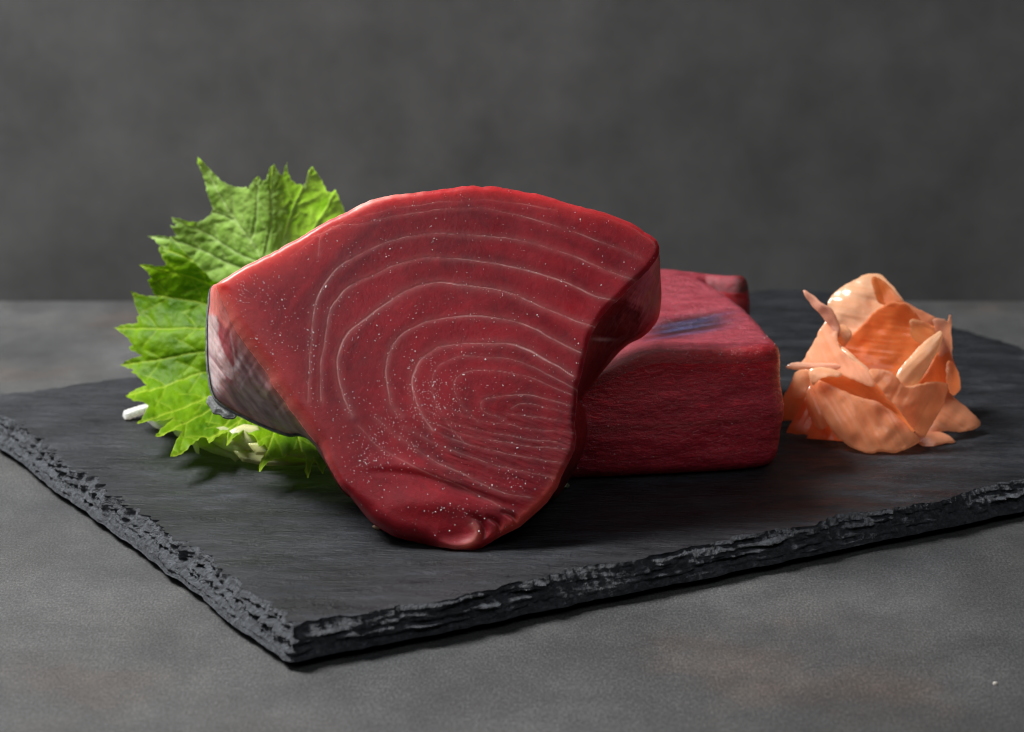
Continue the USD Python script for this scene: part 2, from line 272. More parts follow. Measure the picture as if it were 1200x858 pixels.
_i, _j = ff[:, [0, 1, 2, 1, 2, 0]].ravel(), ff[:, [1, 2, 0, 0, 1, 2]].ravel(); Wm = coo_matrix((np.ones(len(_i)), (_i, _j)), shape=(len(p2),) * 2).tocsr(); Wm.data[:] = 1; Wm = diags(1 / np.maximum(np.asarray(Wm.sum(1)).ravel(), 1)) @ Wm
for _ in range(14): h = np.where(dd > 0, .4 * h + .6 * (Wm @ h), h)
h += .0003 * fbm(np.c_[p2 * 60, 0 * dd], 4, 71) * sstep(0, .006, dd) + .0008 * fbm(np.c_[p2 * 22, 0 * dd], 2, 72) * sstep(0, .01, dd)
LINES = [  # muscle lines, px: [points], strength, width mm
    ([(372, 300), (380, 270), (420, 262), (460, 254), (510, 246), (560, 244), (610, 253), (660, 268), (710, 285), (752, 302)], .45, .35),
    ([(360, 470), (362, 440), (363, 408), (366, 380), (372, 350), (384, 328), (402, 309), (440, 290), (480, 278), (512, 274), (560, 276), (608, 282), (660, 296), (704, 314), (744, 328)], .75, .42),
    ([(376, 470), (376, 430), (380, 400), (388, 362), (398, 347), (412, 334), (452, 316), (488, 305), (508, 302), (560, 306), (608, 314), (660, 330), (696, 346), (724, 353)], .8, .42),
    ([(412, 486), (402, 462), (396, 430), (398, 412), (404, 396), (412, 386), (444, 362), (480, 340), (512, 332), (560, 336), (600, 344), (640, 362), (680, 378), (700, 384)], .95, .5),
    ([(470, 487), (458, 474), (453, 450), (452, 430), (458, 408), (472, 392), (500, 378), (544, 370), (584, 372), (624, 384), (652, 400), (680, 413)], .8, .45),
    ([(508, 505), (492, 484), (484, 460), (484, 440), (488, 428), (496, 418), (512, 408), (528, 404), (568, 401), (608, 406), (640, 422), (672, 440)], .9, .5),
    ([(545, 520), (525, 497), (512, 475), (506, 455), (508, 436), (520, 424), (545, 418), (580, 419), (612, 426), (645, 440), (676, 456)], .45, .4),
    ([(560, 495), (540, 475), (532, 455), (536, 442), (556, 434), (585, 434), (620, 443), (670, 462)], .4, .35),
    ([(590, 492), (568, 482), (564, 472), (572, 466), (608, 463), (640, 468), (668, 475)], .5, .35),
    ([(598, 480), (612, 474), (640, 478), (672, 486)], .35, .3), ([(592, 486), (630, 489), (672, 497)], .35, .3),
    ([(520, 478), (560, 492), (610, 500), (674, 508)], .35, .3), ([(500, 482), (545, 500), (610, 513), (672, 520)], .4, .35),
    ([(492, 489), (540, 508), (600, 520), (668, 527)], .45, .35), ([(496, 500), (545, 520), (605, 534), (662, 543)], .45, .35),
    ([(470, 500), (520, 524), (580, 545), (648, 560)], .45, .35), ([(440, 490), (472, 516), (520, 546), (576, 572), (620, 584)], .55, .4),
    ([(420, 500), (450, 528), (500, 553), (560, 580), (600, 600)], .4, .4),
    ([(340, 300), (390, 266), (440, 249), (520, 237), (590, 236), (650, 246)], .25, .5), ([(400, 262), (385, 270), (365, 278)], .8, .35)]
white = np.zeros(len(p2)); groove = np.zeros(len(p2))
wob = np.c_[fbm(np.c_[p2 * 130, 0 * dd], 3, 80), fbm(np.c_[p2 * 130, 0 * dd + 9], 3, 81)] * .0011
brk = np.clip(.12 + 1.5 * np.clip(fbm(np.c_[p2 * 90, 0 * dd], 4, 82) + .35, 0, 1), 0, 1.1)
wvar = .45 + 1.3 * np.clip(fbm(np.c_[p2 * 120, 0 * dd + 4], 3, 86) + .4, 0, 1)
for pts, st, wd in LINES:
    c = fuv(smooth_curve(pts, 8, False)); d = line_dist(p2 + wob, [c], .0003)
    white = np.maximum(white, .82 * st * np.clip(brk, 0, 1.15) * np.exp(-(d / (wd * .46e-3 * wvar)) ** 2))
    white = np.maximum(white, .09 * st * np.exp(-(d / (wd * 3.e-3)) ** 2))
    groove += st * np.exp(-(d / .0005) ** 2)
h -= .00007 * np.minimum(groove, 1)
# fibres running across the muscle bands: fine fans seen in the flesh
cen = fuv([[585, 468]])[0]; rel = p2 - cen; ang = np.arctan2(rel[:, 1], rel[:, 0]); rr = np.hypot(*rel.T)
fib = fbm(np.c_[p2 @ np.array([.35, .94]) * 1500, p2 @ np.array([.94, -.35]) * 160, 0 * dd], 3, 83)
fan = sstep(460, 500, px[:, 1]) * sstep(470, 540, px[:, 0]) * sstep(610, 570, px[:, 1])
h += .00022 * fib * fan
# folds of the belly flap at the bottom
def ridge(pts, wd, ht, dx=0.):
    c = resample(fuv(smooth_curve(pts, 8, False)), step=.0003, closed=False); d, i = cKDTree(c).query(p2)
    return ht * np.sin(np.pi * np.clip((i + 1) / (len(c) + 1), 0, 1)) ** .6 * np.exp(-(d / wd) ** 2)
h -= ridge([(430, 552), (488, 557), (544, 576), (600, 594), (622, 598)], .0013, .00032)
h += ridge([(425, 543), (490, 548), (548, 566), (606, 584)], .0028, .0005)
h -= ridge([(552, 604), (564, 612), (568, 624), (562, 636)], .0010, .0010)
h += ridge([(505, 640), (522, 642), (540, 642), (554, 635), (559, 624), (552, 613)], .0018, .0009)
h -= ridge([(512, 628), (532, 630), (548, 624)], .0028, .0005)
h -= ridge([(572, 606), (584, 614), (586, 626)], .0008, .0010)
h -= ridge([(590, 600), (602, 606), (606, 616)], .0008, .0010)
h += ridge([(450, 590), (520, 590), (590, 604)], .004, .0008)
v_front = P0 + p2[:, :1] * EU + p2[:, 1:] * EV + h[:, None] * NF
# colour of the cut face
deep, mid, warm, pale = lin(98, 9, 22), lin(142, 22, 33), lin(160, 50, 50), lin(222, 176, 172)
nz = fbm(np.c_[p2 * 40, 0 * dd], 4, 90); nf = fbm(np.c_[p2 * 500, 0 * dd], 3, 91)
rn = fbm(np.c_[rr * 260 + 2 * nz, 1.3 * np.cos(ang), 1.3 * np.sin(ang)], 3, 93); fn_ = fbm(np.c_[rr * 160, 14 * np.cos(ang), 14 * np.sin(ang)], 3, 94)
col = mixc(deep, mid, np.clip(.5 + .9 * nz + .3 * nf + 1.2 * rn + .45 * fn_, 0, 1))
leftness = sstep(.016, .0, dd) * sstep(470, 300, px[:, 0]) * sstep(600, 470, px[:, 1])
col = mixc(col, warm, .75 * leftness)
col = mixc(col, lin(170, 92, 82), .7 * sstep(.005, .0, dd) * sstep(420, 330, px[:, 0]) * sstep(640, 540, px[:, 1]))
col = mixc(col, lin(160, 48, 46), .4 * sstep(.006, .001, dd) * sstep(330, 240, px[:, 1]))  # upper rim painted lighter for its backlit glow
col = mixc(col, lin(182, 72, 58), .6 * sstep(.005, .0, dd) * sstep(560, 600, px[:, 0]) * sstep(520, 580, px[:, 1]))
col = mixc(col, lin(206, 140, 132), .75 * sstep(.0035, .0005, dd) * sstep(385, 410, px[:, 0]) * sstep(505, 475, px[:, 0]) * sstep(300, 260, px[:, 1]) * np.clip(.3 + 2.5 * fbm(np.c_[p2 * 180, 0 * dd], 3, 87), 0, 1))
col = mixc(col, pale, np.clip(white, 0, .9))
lip = ridge([(505, 641), (522, 643), (540, 643), (554, 636), (560, 624), (552, 612)], .0013, .5)
col = mixc(col, lin(205, 120, 108), lip)
# side and back
NS, nb = 110, len(fo)
sv, sc, b0 = [], [], v_front[:nb]
for k in range(1, NS + 1):
    t = k / NS
    q = b0 * (1 - t) + bo * t
    env = math.sin(math.pi * t) ** .6 if 0 < t < 1 else 0
    out = unit(np.cross(np.roll(q, -2, 0) - np.roll(q, 2, 0), NF)); out = out * np.sign((out * (q - q.mean(0))).sum(1, keepdims=True))
    q = q + out * (env * (.0012 * fbm(q * 160, 3, 95) + .0010 * fbm(q * 70, 2, 96)))[:, None]
    q[:, 2] = np.maximum(q[:, 2], TOP + .0008)
    sp = proj(q); x, y = sp.T
    c = mixc(lin(104, 12, 16), lin(140, 24, 26), np.clip(.5 + 1.6 * fbm(q * 120, 3, 97), 0, 1))
    # left side: pale belly meat with dark red wedges
    bel = sstep(385, 365, x) * (y > 325)
    g = mixc(lin(140, 108, 112), lin(204, 176, 175), np.clip(.5 + 1.6 * fbm(np.c_[(x - .75 * y) * .22, (x + y) * .02, 0 * x], 3, 98) * 1.3, 0, 1))
    stripe = .5 + .5 * np.sin((x - .62 * y) * .62 + 3 * fbm(np.c_[x * .05, y * .05, 0 * x], 2, 99))
    inn = sstep(0, 8, (x - 279) ) * sstep(0, 10, (.93 * (x - 279) + 452 - y))
    g = mixc(g, mixc(lin(138, 84, 92), lin(186, 146, 148), stripe * .7), inn)
    wed = sstep(2, -2, np.abs(x - (266 + (y - 385) * .16)) - np.interp(y, [380, 392, 415, 432], [9, 12, 8, 0]))
    wed = np.maximum(wed, sstep(2, -2, np.abs(x - (270 + (y - 448) * .75)) - np.interp(y, [440, 446, 458], [0, 4, 0])))
    wed = wed * (1 - .85 * np.exp(-((x - (270 + (y - 390) * .17)) / 1.3) ** 2))
    g = mixc(g, lin(128, 30, 40), .9 * wed * sstep(440 + 22, 440, y))
    band_w = np.exp(-((y - (443 + .95 * (x - 277) )) / 5) ** 2) * sstep(272, 280, x)
    g = mixc(g, lin(190, 168, 166), .65 * band_w)
    pinkt = sstep(3, -3, y - (374 + .75 * (x - 256)) + 14 * fbm(np.c_[x * .12, y * .12, 0 * x], 2, 100)) * sstep(3, -3, y - 392)
    g = mixc(g, lin(186, 98, 92), .85 * pinkt)
    g = mixc(g, lin(160, 84, 78), .85 * sstep(.22, .0, t))
    g = mixc(g, lin(58, 58, 62), .85 * sstep(.93, .985, t))
    c = mixc(c, g, bel * sstep(250, 262, y))
    # small white sinew on the right side
    c = mixc(c, pale, .7 * np.exp(-(np.hypot((x - 708) / 12, (y - (398 - .0 * x)) / 2)) ** 2))
    sv.append(q); sc.append(c)
ends = sv[-1]; e2 = uv(ends)
k2 = cap2d(e2, .004)
bk = P0 - NF * TH + k2[0][:, :1] * EU + k2[0][:, 1:] * EV
off = ((ends - P0) @ NF + TH); bk[:nb] = ends
nf_ = len(v_front); allv = [v_front] + sv[:-1] + [bk]
starts = np.cumsum([0, nf_] + [nb] * (NS - 1))
faces = [ff]; prev = 0
for k in range(NS):
    faces.append(band(prev, starts[k + 1], nb)); prev = starts[k + 1]
faces.append(k2[1][:, ::-1] + starts[-1])
V = np.vstack(allv); FC = np.vstack(faces)
CC = np.vstack([col] + sc[:-1] + [np.vstack([sc[-1], np.tile(lin(120, 20, 24), (len(bk) - nb, 1))])])
so = np.array([P0[0], P0[1] + .02, TOP])
steak = thing('tuna_steak', 'thick red tuna steak with pale curved muscle lines leaning back on the other piece', 'tuna steak', so)
mm = trimesh.Trimesh(V, FC, process=False); 
if mm.volume < 0: FC = FC[:, ::-1]
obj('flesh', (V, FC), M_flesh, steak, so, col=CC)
# skin strip round the left end, following the back outline
i_left = np.array([i for i in range(nb) if True])
spx = proj(bo); sel = np.where((spx[:, 0] < 372) & (spx[:, 1] > 328) & (spx[:, 1] < 520) & (np.arange(nb) > nb * .5))[0]
if (np.arange(nb)[(spx[:, 0] < 256) & (np.arange(nb) < nb * .1)]).size: pass
path_s = resample(bo[sel], step=.0008, closed=False); m = len(path_s)
tgs = unit(np.gradient(path_s, axis=0)); out = unit(np.cross(tgs, NF)); out = out * np.sign((out @ np.array([-1., 0, -.3])))[:, None]
w1, w0 = .0012, .0045
prof = [(.0000, .0010), (.0005, .0008), (.0007, .0001), (.0007, -w0 * .5), (.0004, -w0), (-.001, -w0)]
thin = sstep(.022, .034, path_s[:, 2] - .012 * 0)
tap = (np.minimum(1, np.minimum(np.arange(m), np.arange(m)[::-1]) / 6.) * (.12 + .88 * thin))[:, None]
kv = np.vstack([path_s + out * o * tap + NF * z_ + .0003 * fbm(path_s * 300, 2, 7)[:, None] * out for o, z_ in prof])
kf = np.vstack([np.vstack([[a * m + i, (a + 1) * m + i, (a + 1) * m + i + 1], [a * m + i, (a + 1) * m + i + 1, a * m + i + 1]]) for a in range(len(prof) - 1) for i in range(m - 1)])
obj('skin', (kv, kf), M_skin, steak, so, label='dark silvery skin along the left end of the steak')
# silver flap of skin low on the left end
fl = smooth_curve(np.array([(245, 464), (252, 467), (260, 473), (268, 480), (277, 487), (272, 491), (262, 490), (257, 486), (250, 485), (246, 478), (242, 472)], float), 8)
q2, qf, qd = cap2d(resample(fl, step=.8), 1.2)
qc = backp(q2) + NF * (.0002 + .0004 * sstep(0, 7, qd) + .0006 * sstep(0, 4, qd) * fbm(np.c_[q2 * .12, 0 * qd], 3, 5))[:, None]
qb = backp(q2) - NF * .001
nq = len(q2); rim = len(resample(fl, step=.8))
obj('silver_skin', (np.vstack([qc, qb]), np.vstack([qf, qf[:, ::-1] + nq, band(0, nq, rim)])), M_silver, steak, so, label='shiny silver flap of skin at the lower left end')
# pale beads modelled in place of glints on the wet cut face
def specks(nspk):
    base = trimesh.creation.icosphere(1, 1.); bv, bf_ = np.array(base.vertices), np.array(base.faces)
    dens = .10 + .9 * np.clip(white * 1.0, 0, 1) * .6
    def blob(x, y, sx, sy, a): return a * np.exp(-((px[:, 0] - x) / sx) ** 2 - ((px[:, 1] - y) / sy) ** 2)
    for b in ((455, 510, 40, 30, 2.2), (400, 420, 60, 110, .25), (515, 480, 30, 45, 1.3), (430, 545, 25, 15, 1.4), (600, 570, 30, 14, 1.5), (540, 598, 28, 6, 3.5), (285, 345, 22, 18, 1.5), (330, 400, 30, 60, .6), (560, 420, 90, 60, .2), (365, 420, 5, 40, 1.5), (486, 450, 8, 40, 2.0), (508, 460, 8, 40, 2.2), (535, 465, 8, 20, 1.6)):
        dens = dens + .6 * blob(*b)
    dens = dens * (dd > .0008) * np.clip(.3 + 2.2 * (fbm(np.c_[p2 * 130, 0 * dd], 3, 121) + .5), .1, 3)
    pick = rng.choice(len(p2), nspk, replace=False, p=dens / dens.sum())
    vs_, fs_, k = [], [], 0
    for i in pick:
        s = 10 ** rng.normal(-4.10, .18); s = min(s, .00032)
        a = rng.uniform(0, math.pi); e = rng.uniform(1, 1.9)
        ax = EU * math.cos(a) + EV * math.sin(a); ay = np.cross(NF, ax)
        vs_.append(v_front[i] + (bv[:, :1] * ax * s * e + bv[:, 1:2] * ay * s + bv[:, 2:] * NF * s * .55)); fs_.append(bf_ + k); k += len(bv)
    return np.vstack(vs_), np.vstack(fs_)
obj('glint_specks', specks(1800), M_speck, steak, so, label='fine pale beads standing in for glints on the wet cut face', kind='stuff')

# ================================================================== tuna block lying behind
BZ = .0565
foot = [(-.012, .702), (.03, .7045), (.07, .7108), (.084, .7142), (.0915, .7185), (.0940, .7250)]
for p, z in (((903, 390), .056), (((888, 375)), .0555), ((870, 360), .055), ((852, 349), .055), ((833, 341), .055), ((826, 334), .0565), ((838, 330), .058), ((858, 328), .059), ((874, 330), .058), ((872, 322), .059), ((820, 318), .060), ((775, 315), .060), ((735, 318), .059)):
    foot.append(tuple(on_z(np.array(p, float), z)[:2]))
foot += [(.02, .80), (-.005, .765), (-.016, .72)]
fb = resample(smooth_curve(foot, 10), step=.0006)
if shapely.Polygon(fb).exterior.is_ccw is False: fb = fb[::-1]
b2, bfc, bd = cap2d(fb, .0009)
def ztop(q):
    x, y = q.T
    z = .0568 + .0042 * sstep(.78, .83, y) - .011 * sstep(.052, .014, x) * sstep(.80, .74, y) - .0032 * np.exp(-((y - .752) / .018) ** 2) * sstep(.09, .06, x)
    return z + .0014 * fbm(np.c_[q * 60, 0 * x], 3, 130)
r_ = .0030 + .002 * sstep(.05, .09, b2[:, 0])
zb = ztop(b2) - (r_ - np.sqrt(np.maximum(r_**2 - np.maximum(r_ - bd, 0) ** 2, 0))) + .0003 * fbm(np.c_[b2 * 300, 0 * bd], 3, 131) * sstep(0, .003, bd)
vt = np.c_[b2, zb]; nbb = len(fb)
bx = proj(vt); X, Y = bx.T
ct = mixc(lin(112, 30, 42), lin(150, 66, 76), np.clip(.5 + 1.5 * fbm(np.c_[b2[:, 0] * 60, b2[:, 1] * 330, 0 * X], 4, 133), 0, 1))
ct = mixc(ct, lin(150, 22, 28), .7 * sstep(.006, .001, bd) * (b2[:, 1] < .73))
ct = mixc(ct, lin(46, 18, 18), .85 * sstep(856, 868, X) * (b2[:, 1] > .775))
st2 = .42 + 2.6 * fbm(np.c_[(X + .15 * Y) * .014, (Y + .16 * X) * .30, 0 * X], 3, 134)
sheen_paint = np.exp(-((X - 806) / 52) ** 4 - ((Y - (388 - .16 * (X - 770))) / 12) ** 4)  # bluish sheen of light, painted into the top colour
ct = mixc(ct, mixc(lin(24, 10, 18), lin(46, 58, 92), np.clip(st2, 0, 1) ** 2.2), .93 * np.clip(sheen_paint, 0, 1))
tg = unit(np.roll(fb, -2, 0) - np.roll(fb, 2, 0)); bn = np.stack([tg[:, 1], -tg[:, 0]], 1)
NB2, sv2, sc2 = 70, [], []
for k in range(1, NB2 + 1):
    t = k / NB2
    z = zb[:nbb] * (1 - t) + (TOP + .0006) * t
    rb_ = .006; lo = np.maximum(rb_ - (z - TOP), 0); ins = rb_ - np.sqrt(np.maximum(rb_**2 - lo**2, 0)) * 1.0
    q = fb - bn * (ins * .7)[:, None] + bn * (.0016 * math.sin(math.pi * t ** 1.4) + .0012 * math.sin(math.pi * t) ** .7 * fbm(np.c_[fb * 50, z * 60], 2, 140) * 3 + .0009 * fbm(np.c_[fb * 300, z * 480 + fb[:, :1].ravel() * 60], 4, 141) * .6 * (t < .98))[:, None]
    pts = np.c_[q, z]
    g = np.clip(.5 + 1.4 * fbm(np.c_[q * 90, z * 420], 4, 142), 0, 1)
    c = mixc(lin(156, 25, 44), lin(214, 60, 76), g)
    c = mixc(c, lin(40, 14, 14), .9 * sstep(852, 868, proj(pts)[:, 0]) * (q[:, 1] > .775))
    c = mixc(c, lin(160, 20, 34), .6 * sstep(.3, .05, t)[None].repeat(nbb) if np.ndim(t) else .6 * float(sstep(.35, .05, t)) * np.ones(nbb))
    c = mixc(c, lin(150, 44, 46), .5 * np.exp(-((z - .031 - .01 * q[:, 0]) / .0012) ** 2))
    sv2.append(pts); sc2.append(c)
kb = cap2d(sv2[-1][:, :2], .006)
bo2 = np.c_[kb[0], np.full(len(kb[0]), TOP + .0006)]; bo2[:nbb] = sv2[-1]
V2 = np.vstack([vt] + sv2[:-1] + [bo2]); st = np.cumsum([0, len(vt)] + [nbb] * (NB2 - 1)); fl2 = [bfc]; prev = 0
for k in range(NB2): fl2.append(band(prev, st[k + 1], nbb)); prev = st[k + 1]
fl2.append(kb[1][:, ::-1] + st[-1]); F2 = np.vstack(fl2)
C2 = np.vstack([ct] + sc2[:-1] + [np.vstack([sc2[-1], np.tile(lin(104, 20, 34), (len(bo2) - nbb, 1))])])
if trimesh.Trimesh(V2, F2, process=False).volume < 0: F2 = F2[:, ::-1]
bo_ = np.array([.04, .76, TOP])
block = thing('tuna_block', 'thick block of raw tuna lying flat behind the steak, with a bluish sheen painted on top', 'tuna block', bo_)
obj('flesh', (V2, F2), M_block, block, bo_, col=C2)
def rim_specks():
    base = trimesh.creation.icosphere(1, 1.); bv, bf_ = np.array(base.vertices), np.array(base.faces); vs_, fs_ = [], []
    cand = np.where((b2[:, 1] < .735) & (bd < .006) & (b2[:, 0] > .02) & (b2[:, 0] < .096))[0]
    front_ = np.vstack(sv2[2:60]); fc = np.where((front_[:, 1] < .722) & (front_[:, 0] > .02))[0]
    spots = np.vstack([vt[rng.choice(cand, 60, False)], front_[rng.choice(fc, 70, False)]])
    for k, c in enumerate(spots):
        r1 = 10 ** rng.normal(-4.0, .15); vs_.append(c + bv * r1 * [1.5, 1, .7]); fs_.append(bf_ + k * len(bv))
    return np.vstack(vs_), np.vstack(fs_)
obj('glint_specks', rim_specks(), M_speck, block, bo_, kind='stuff')  # beads added as highlights on the front and top edge

# ================================================================== shiso leaves
def toothed(pts): return np.asarray(pts, float)
def carrier(prof, shift):
    prof = smooth_curve(prof, 40, False)
    def f(p):
        p = np.asarray(p, float); d = ray(p); yy = prof[None, :, 0] + shift(p)[:, None]
        zr = EYE[2] + d[:, 2:3] * (yy / d[:, 1:2])
        g = zr - prof[None, :, 1]
        neg = g < 0; i = np.where(neg.any(1), neg.argmax(1), g.shape[1] - 1); i = np.maximum(i, 1); k = np.arange(len(p))
        a, b = g[k, i - 1], g[k, i]; t = np.clip(a / (a - b + 1e-12), 0, 1)
        y = yy[k, i - 1] * (1 - t) + yy[k, i] * t
        return EYE + d * (y / d[:, 1])[:, None]
    return f
def leaf(name, outline, surf, veins, side, label, tones, seed, pucker=.0006):
    b = resample(outline, step=.8); tn = unit(np.roll(b, -2, 0) - np.roll(b, 2, 0)); k = np.arange(len(b)) * .8
    sgn = 1 if shapely.LinearRing(b).is_ccw else -1
    b = b + np.stack([tn[:, 1], -tn[:, 0]], 1) * sgn * (1.5 * np.abs((k / 8.5 + .6 * fbm(np.c_[k * .02, 0 * k, 0 * k], 2, seed)) % 1 - .5) - .3)[:, None]
    p, f, d = cap2d(b, 1.4, .15)
    v = surf(p)
    vd = line_dist(p, [smooth_curve(x, 8, False) for x in veins], .7); sd = line_dist(p, side, .7) if side else np.full(len(p), 99.)
    e = np.full(len(p), 0.) ; 
    nrm = np.zeros_like(v); fn = np.cross(v[f[:, 1]] - v[f[:, 0]], v[f[:, 2]] - v[f[:, 0]])
    for k in range(3): np.add.at(nrm, f[:, k], fn)
    nrm = unit(nrm); nrm *= np.sign((nrm * (EYE - v)).sum(1, keepdims=True))
    m = np.minimum(vd, sd * 1.3)
    puck = np.minimum(m, 9) / 9
    hh = pucker * (puck ** .7 - .5) - .0003 * np.exp(-(vd / 1.6) ** 2) + .0016 * fbm(np.c_[p * .035, 0 * d + seed], 3, seed) + .0010 * fbm(np.c_[p * .12, 0 * d + seed], 3, seed + 1)
    hh += .0014 * fbm(np.c_[p * .06, 0 * d], 2, seed + 2) * np.exp(-d / 8)
    v = v + nrm * hh[:, None]; v[:, 2] = np.maximum(v[:, 2], TOP + .0008)
    dark, light, vein = (lin(*t) for t in tones)
    c = mixc(dark, light, np.clip(.45 + .9 * fbm(np.c_[p * .05, 0 * d], 4, seed + 3) * 1.4, 0, 1))
    c = mixc(c, vein, .62 * np.exp(-(vd / .9) ** 2) + .3 * np.exp(-(sd / .8) ** 2) * (vd > 1.2))
    c = mixc(c, vein, .35 * np.exp(-d / 1.0))
    f = f if (np.cross(v[f[:, 1]] - v[f[:, 0]], v[f[:, 2]] - v[f[:, 0]]) * (EYE - v[f[:, 0]])).sum() > 0 else f[:, ::-1]
    o = obj(name, (v, f), M_leaf, col=np.clip(c, 0, 1)); meta(o, label, 'shiso leaf'); return v
def side_veins(veins, n, length, ang, seed):
    r = np.random.default_rng(seed); out = []
    for x in veins:
        c = smooth_curve(x, 12, False); t = unit(np.gradient(c, axis=0))
        for i in np.linspace(3, len(c) - 4, max(2, int(len(c) / n))).astype(int):
            for s in (-1, 1):
                a = math.radians(ang + r.uniform(-12, 12)) * s; R2 = np.array([[math.cos(a), -math.sin(a)], [math.sin(a), math.cos(a)]])
                L = length * r.uniform(.6, 1.1); d0 = R2 @ t[i]; q = np.array([c[i], c[i] + d0 * L * .5 + t[i] * L * .06, c[i] + d0 * L + t[i] * L * .25])
                out.append(smooth_curve(q, 6, False))
    return out
outA = toothed([(232, 184), (239, 191), (248, 201), (258, 211), (270, 217), (281, 220), (288, 219), (291, 221), (296, 213), (303, 206), (308, 212), (312, 211), (316, 197), (321, 192), (327, 203), (331, 206), (333, 197), (337, 190), (336, 200), (341, 211), (347, 216), (353, 216), (356, 219), (359, 214), (363, 201), (367, 195), (372, 202), (377, 214), (383, 224), (388, 226), (392, 222), (397, 230), (402, 242), (406, 256), (398, 290), (380, 340), (350, 400), (300, 400), (262, 350), (225, 318), (196, 300), (188, 289), (181, 281), (172, 277), (186, 276), (200, 278), (206, 276), (203, 270), (200, 264), (208, 266), (204, 262), (201, 255), (211, 256), (222, 260), (232, 260), (240, 257), (247, 250), (249, 245), (245, 232), (240, 215), (236, 202), (231, 192)])
veinA = [[(320, 335), (305, 302), (290, 278), (270, 250), (250, 215), (235, 188)], [(308, 308), (314, 280), (319, 255), (318, 225), (320, 196)], [(312, 316), (330, 290), (338, 260), (348, 235), (366, 198)], [(330, 330), (352, 295), (372, 262), (392, 228)], [(305, 308), (280, 298), (255, 282), (235, 270), (205, 258)], [(300, 318), (270, 310), (235, 293), (205, 282), (176, 278)], [(293, 283), (300, 255), (302, 210)], [(277, 260), (260, 252), (247, 248)]]
surfA = carrier([(.775, .02), (.795, .045), (.806, .075), (.812, .105), (.816, .135), (.818, .17)], lambda p: .012 * ((p[:, 0] - 300) / 100) ** 2 - .004 * np.sin(p[:, 0] / 23.))
leaf('shiso_leaf', outA, surfA, veinA, side_veins(veinA, 9, 24, 48, 1), 'upright pale green shiso leaf with a pointed tip rising behind the steak', ((122, 166, 54), (174, 208, 110), (204, 226, 156)), 11)
outB = toothed([(200, 277), (209, 287), (224, 304), (247, 328), (290, 345), (340, 380), (375, 440), (395, 500), (398, 535), (385, 542), (378, 556), (372, 547), (368, 540), (361, 560), (357, 551), (359, 540), (358, 531), (352, 527), (346, 525), (338, 532), (328, 538), (322, 537), (316, 540), (310, 545), (303, 552), (304, 543), (309, 532), (314, 524), (310, 520), (303, 524), (302, 517), (296, 510), (286, 506), (279, 509), (272, 513), (265, 521), (266, 512), (267, 505), (260, 507), (255, 512), (250, 517), (245, 520), (242, 513), (238, 511), (228, 519), (214, 528), (200, 537), (202, 527), (208, 515), (214, 506), (205, 505), (193, 508), (181, 512), (187, 503), (196, 496), (204, 490), (190, 492), (175, 494), (160, 497), (167, 489), (173, 480), (174, 475), (165, 473), (155, 468), (147, 463), (155, 458), (164, 455), (172, 453), (166, 446), (160, 440), (154, 437), (158, 434), (150, 431), (140, 427), (149, 422), (158, 419), (166, 417), (160, 413), (154, 411), (151, 407), (156, 405), (150, 396), (142, 390), (134, 384), (144, 381), (154, 380), (162, 379), (161, 372), (164, 370), (160, 360), (157, 350), (152, 341), (162, 345), (172, 347), (180, 347), (178, 338), (175, 334), (174, 328), (178, 325), (173, 318), (168, 314), (163, 310), (174, 310), (185, 312), (195, 311), (190, 302), (186, 291), (190, 288), (196, 296), (199, 289)])
hubB = (330, 425)
tipsB = [(165, 311), (154, 343), (137, 385), (143, 427), (150, 462), (162, 496), (184, 511), (203, 534), (245, 517), (266, 518), (304, 549), (361, 556), (192, 292)]
veinB = []
for i, (x, y) in enumerate(tipsB):
    hx, hy = (300 + .05 * (x - 240), 400 + .38 * (y - 400)) if y < 520 else (330 + .2 * (x - 300), 470)
    veinB.append([(hx, hy), (hx * .62 + x * .38, hy * .55 + y * .45 - (6 if y < 480 else 0)), (hx * .28 + x * .72, hy * .2 + y * .8 - 2), (x, y)])
surfB = carrier([(.640, .0135), (.662, .0150), (.680, .0205), (.705, .0245), (.74, .0248), (.762, .028), (.776, .037), (.786, .052), (.793, .072), (.799, .1), (.804, .13), (.808, .17)], lambda p: .020 * ((p[:, 0] - 290) / 150) ** 2 * np.sign(p[:, 0] - 290) * -1 * (p[:, 0] < 290) - .003 * np.sin(p[:, 1] / 15.))
leaf('shiso_leaf', outB, surfB, veinB, side_veins(veinB, 8, 26, 50, 2), 'bright green toothed shiso leaf spread under the left end of the steak', ((66, 108, 4), (128, 170, 12), (182, 204, 70)), 23)

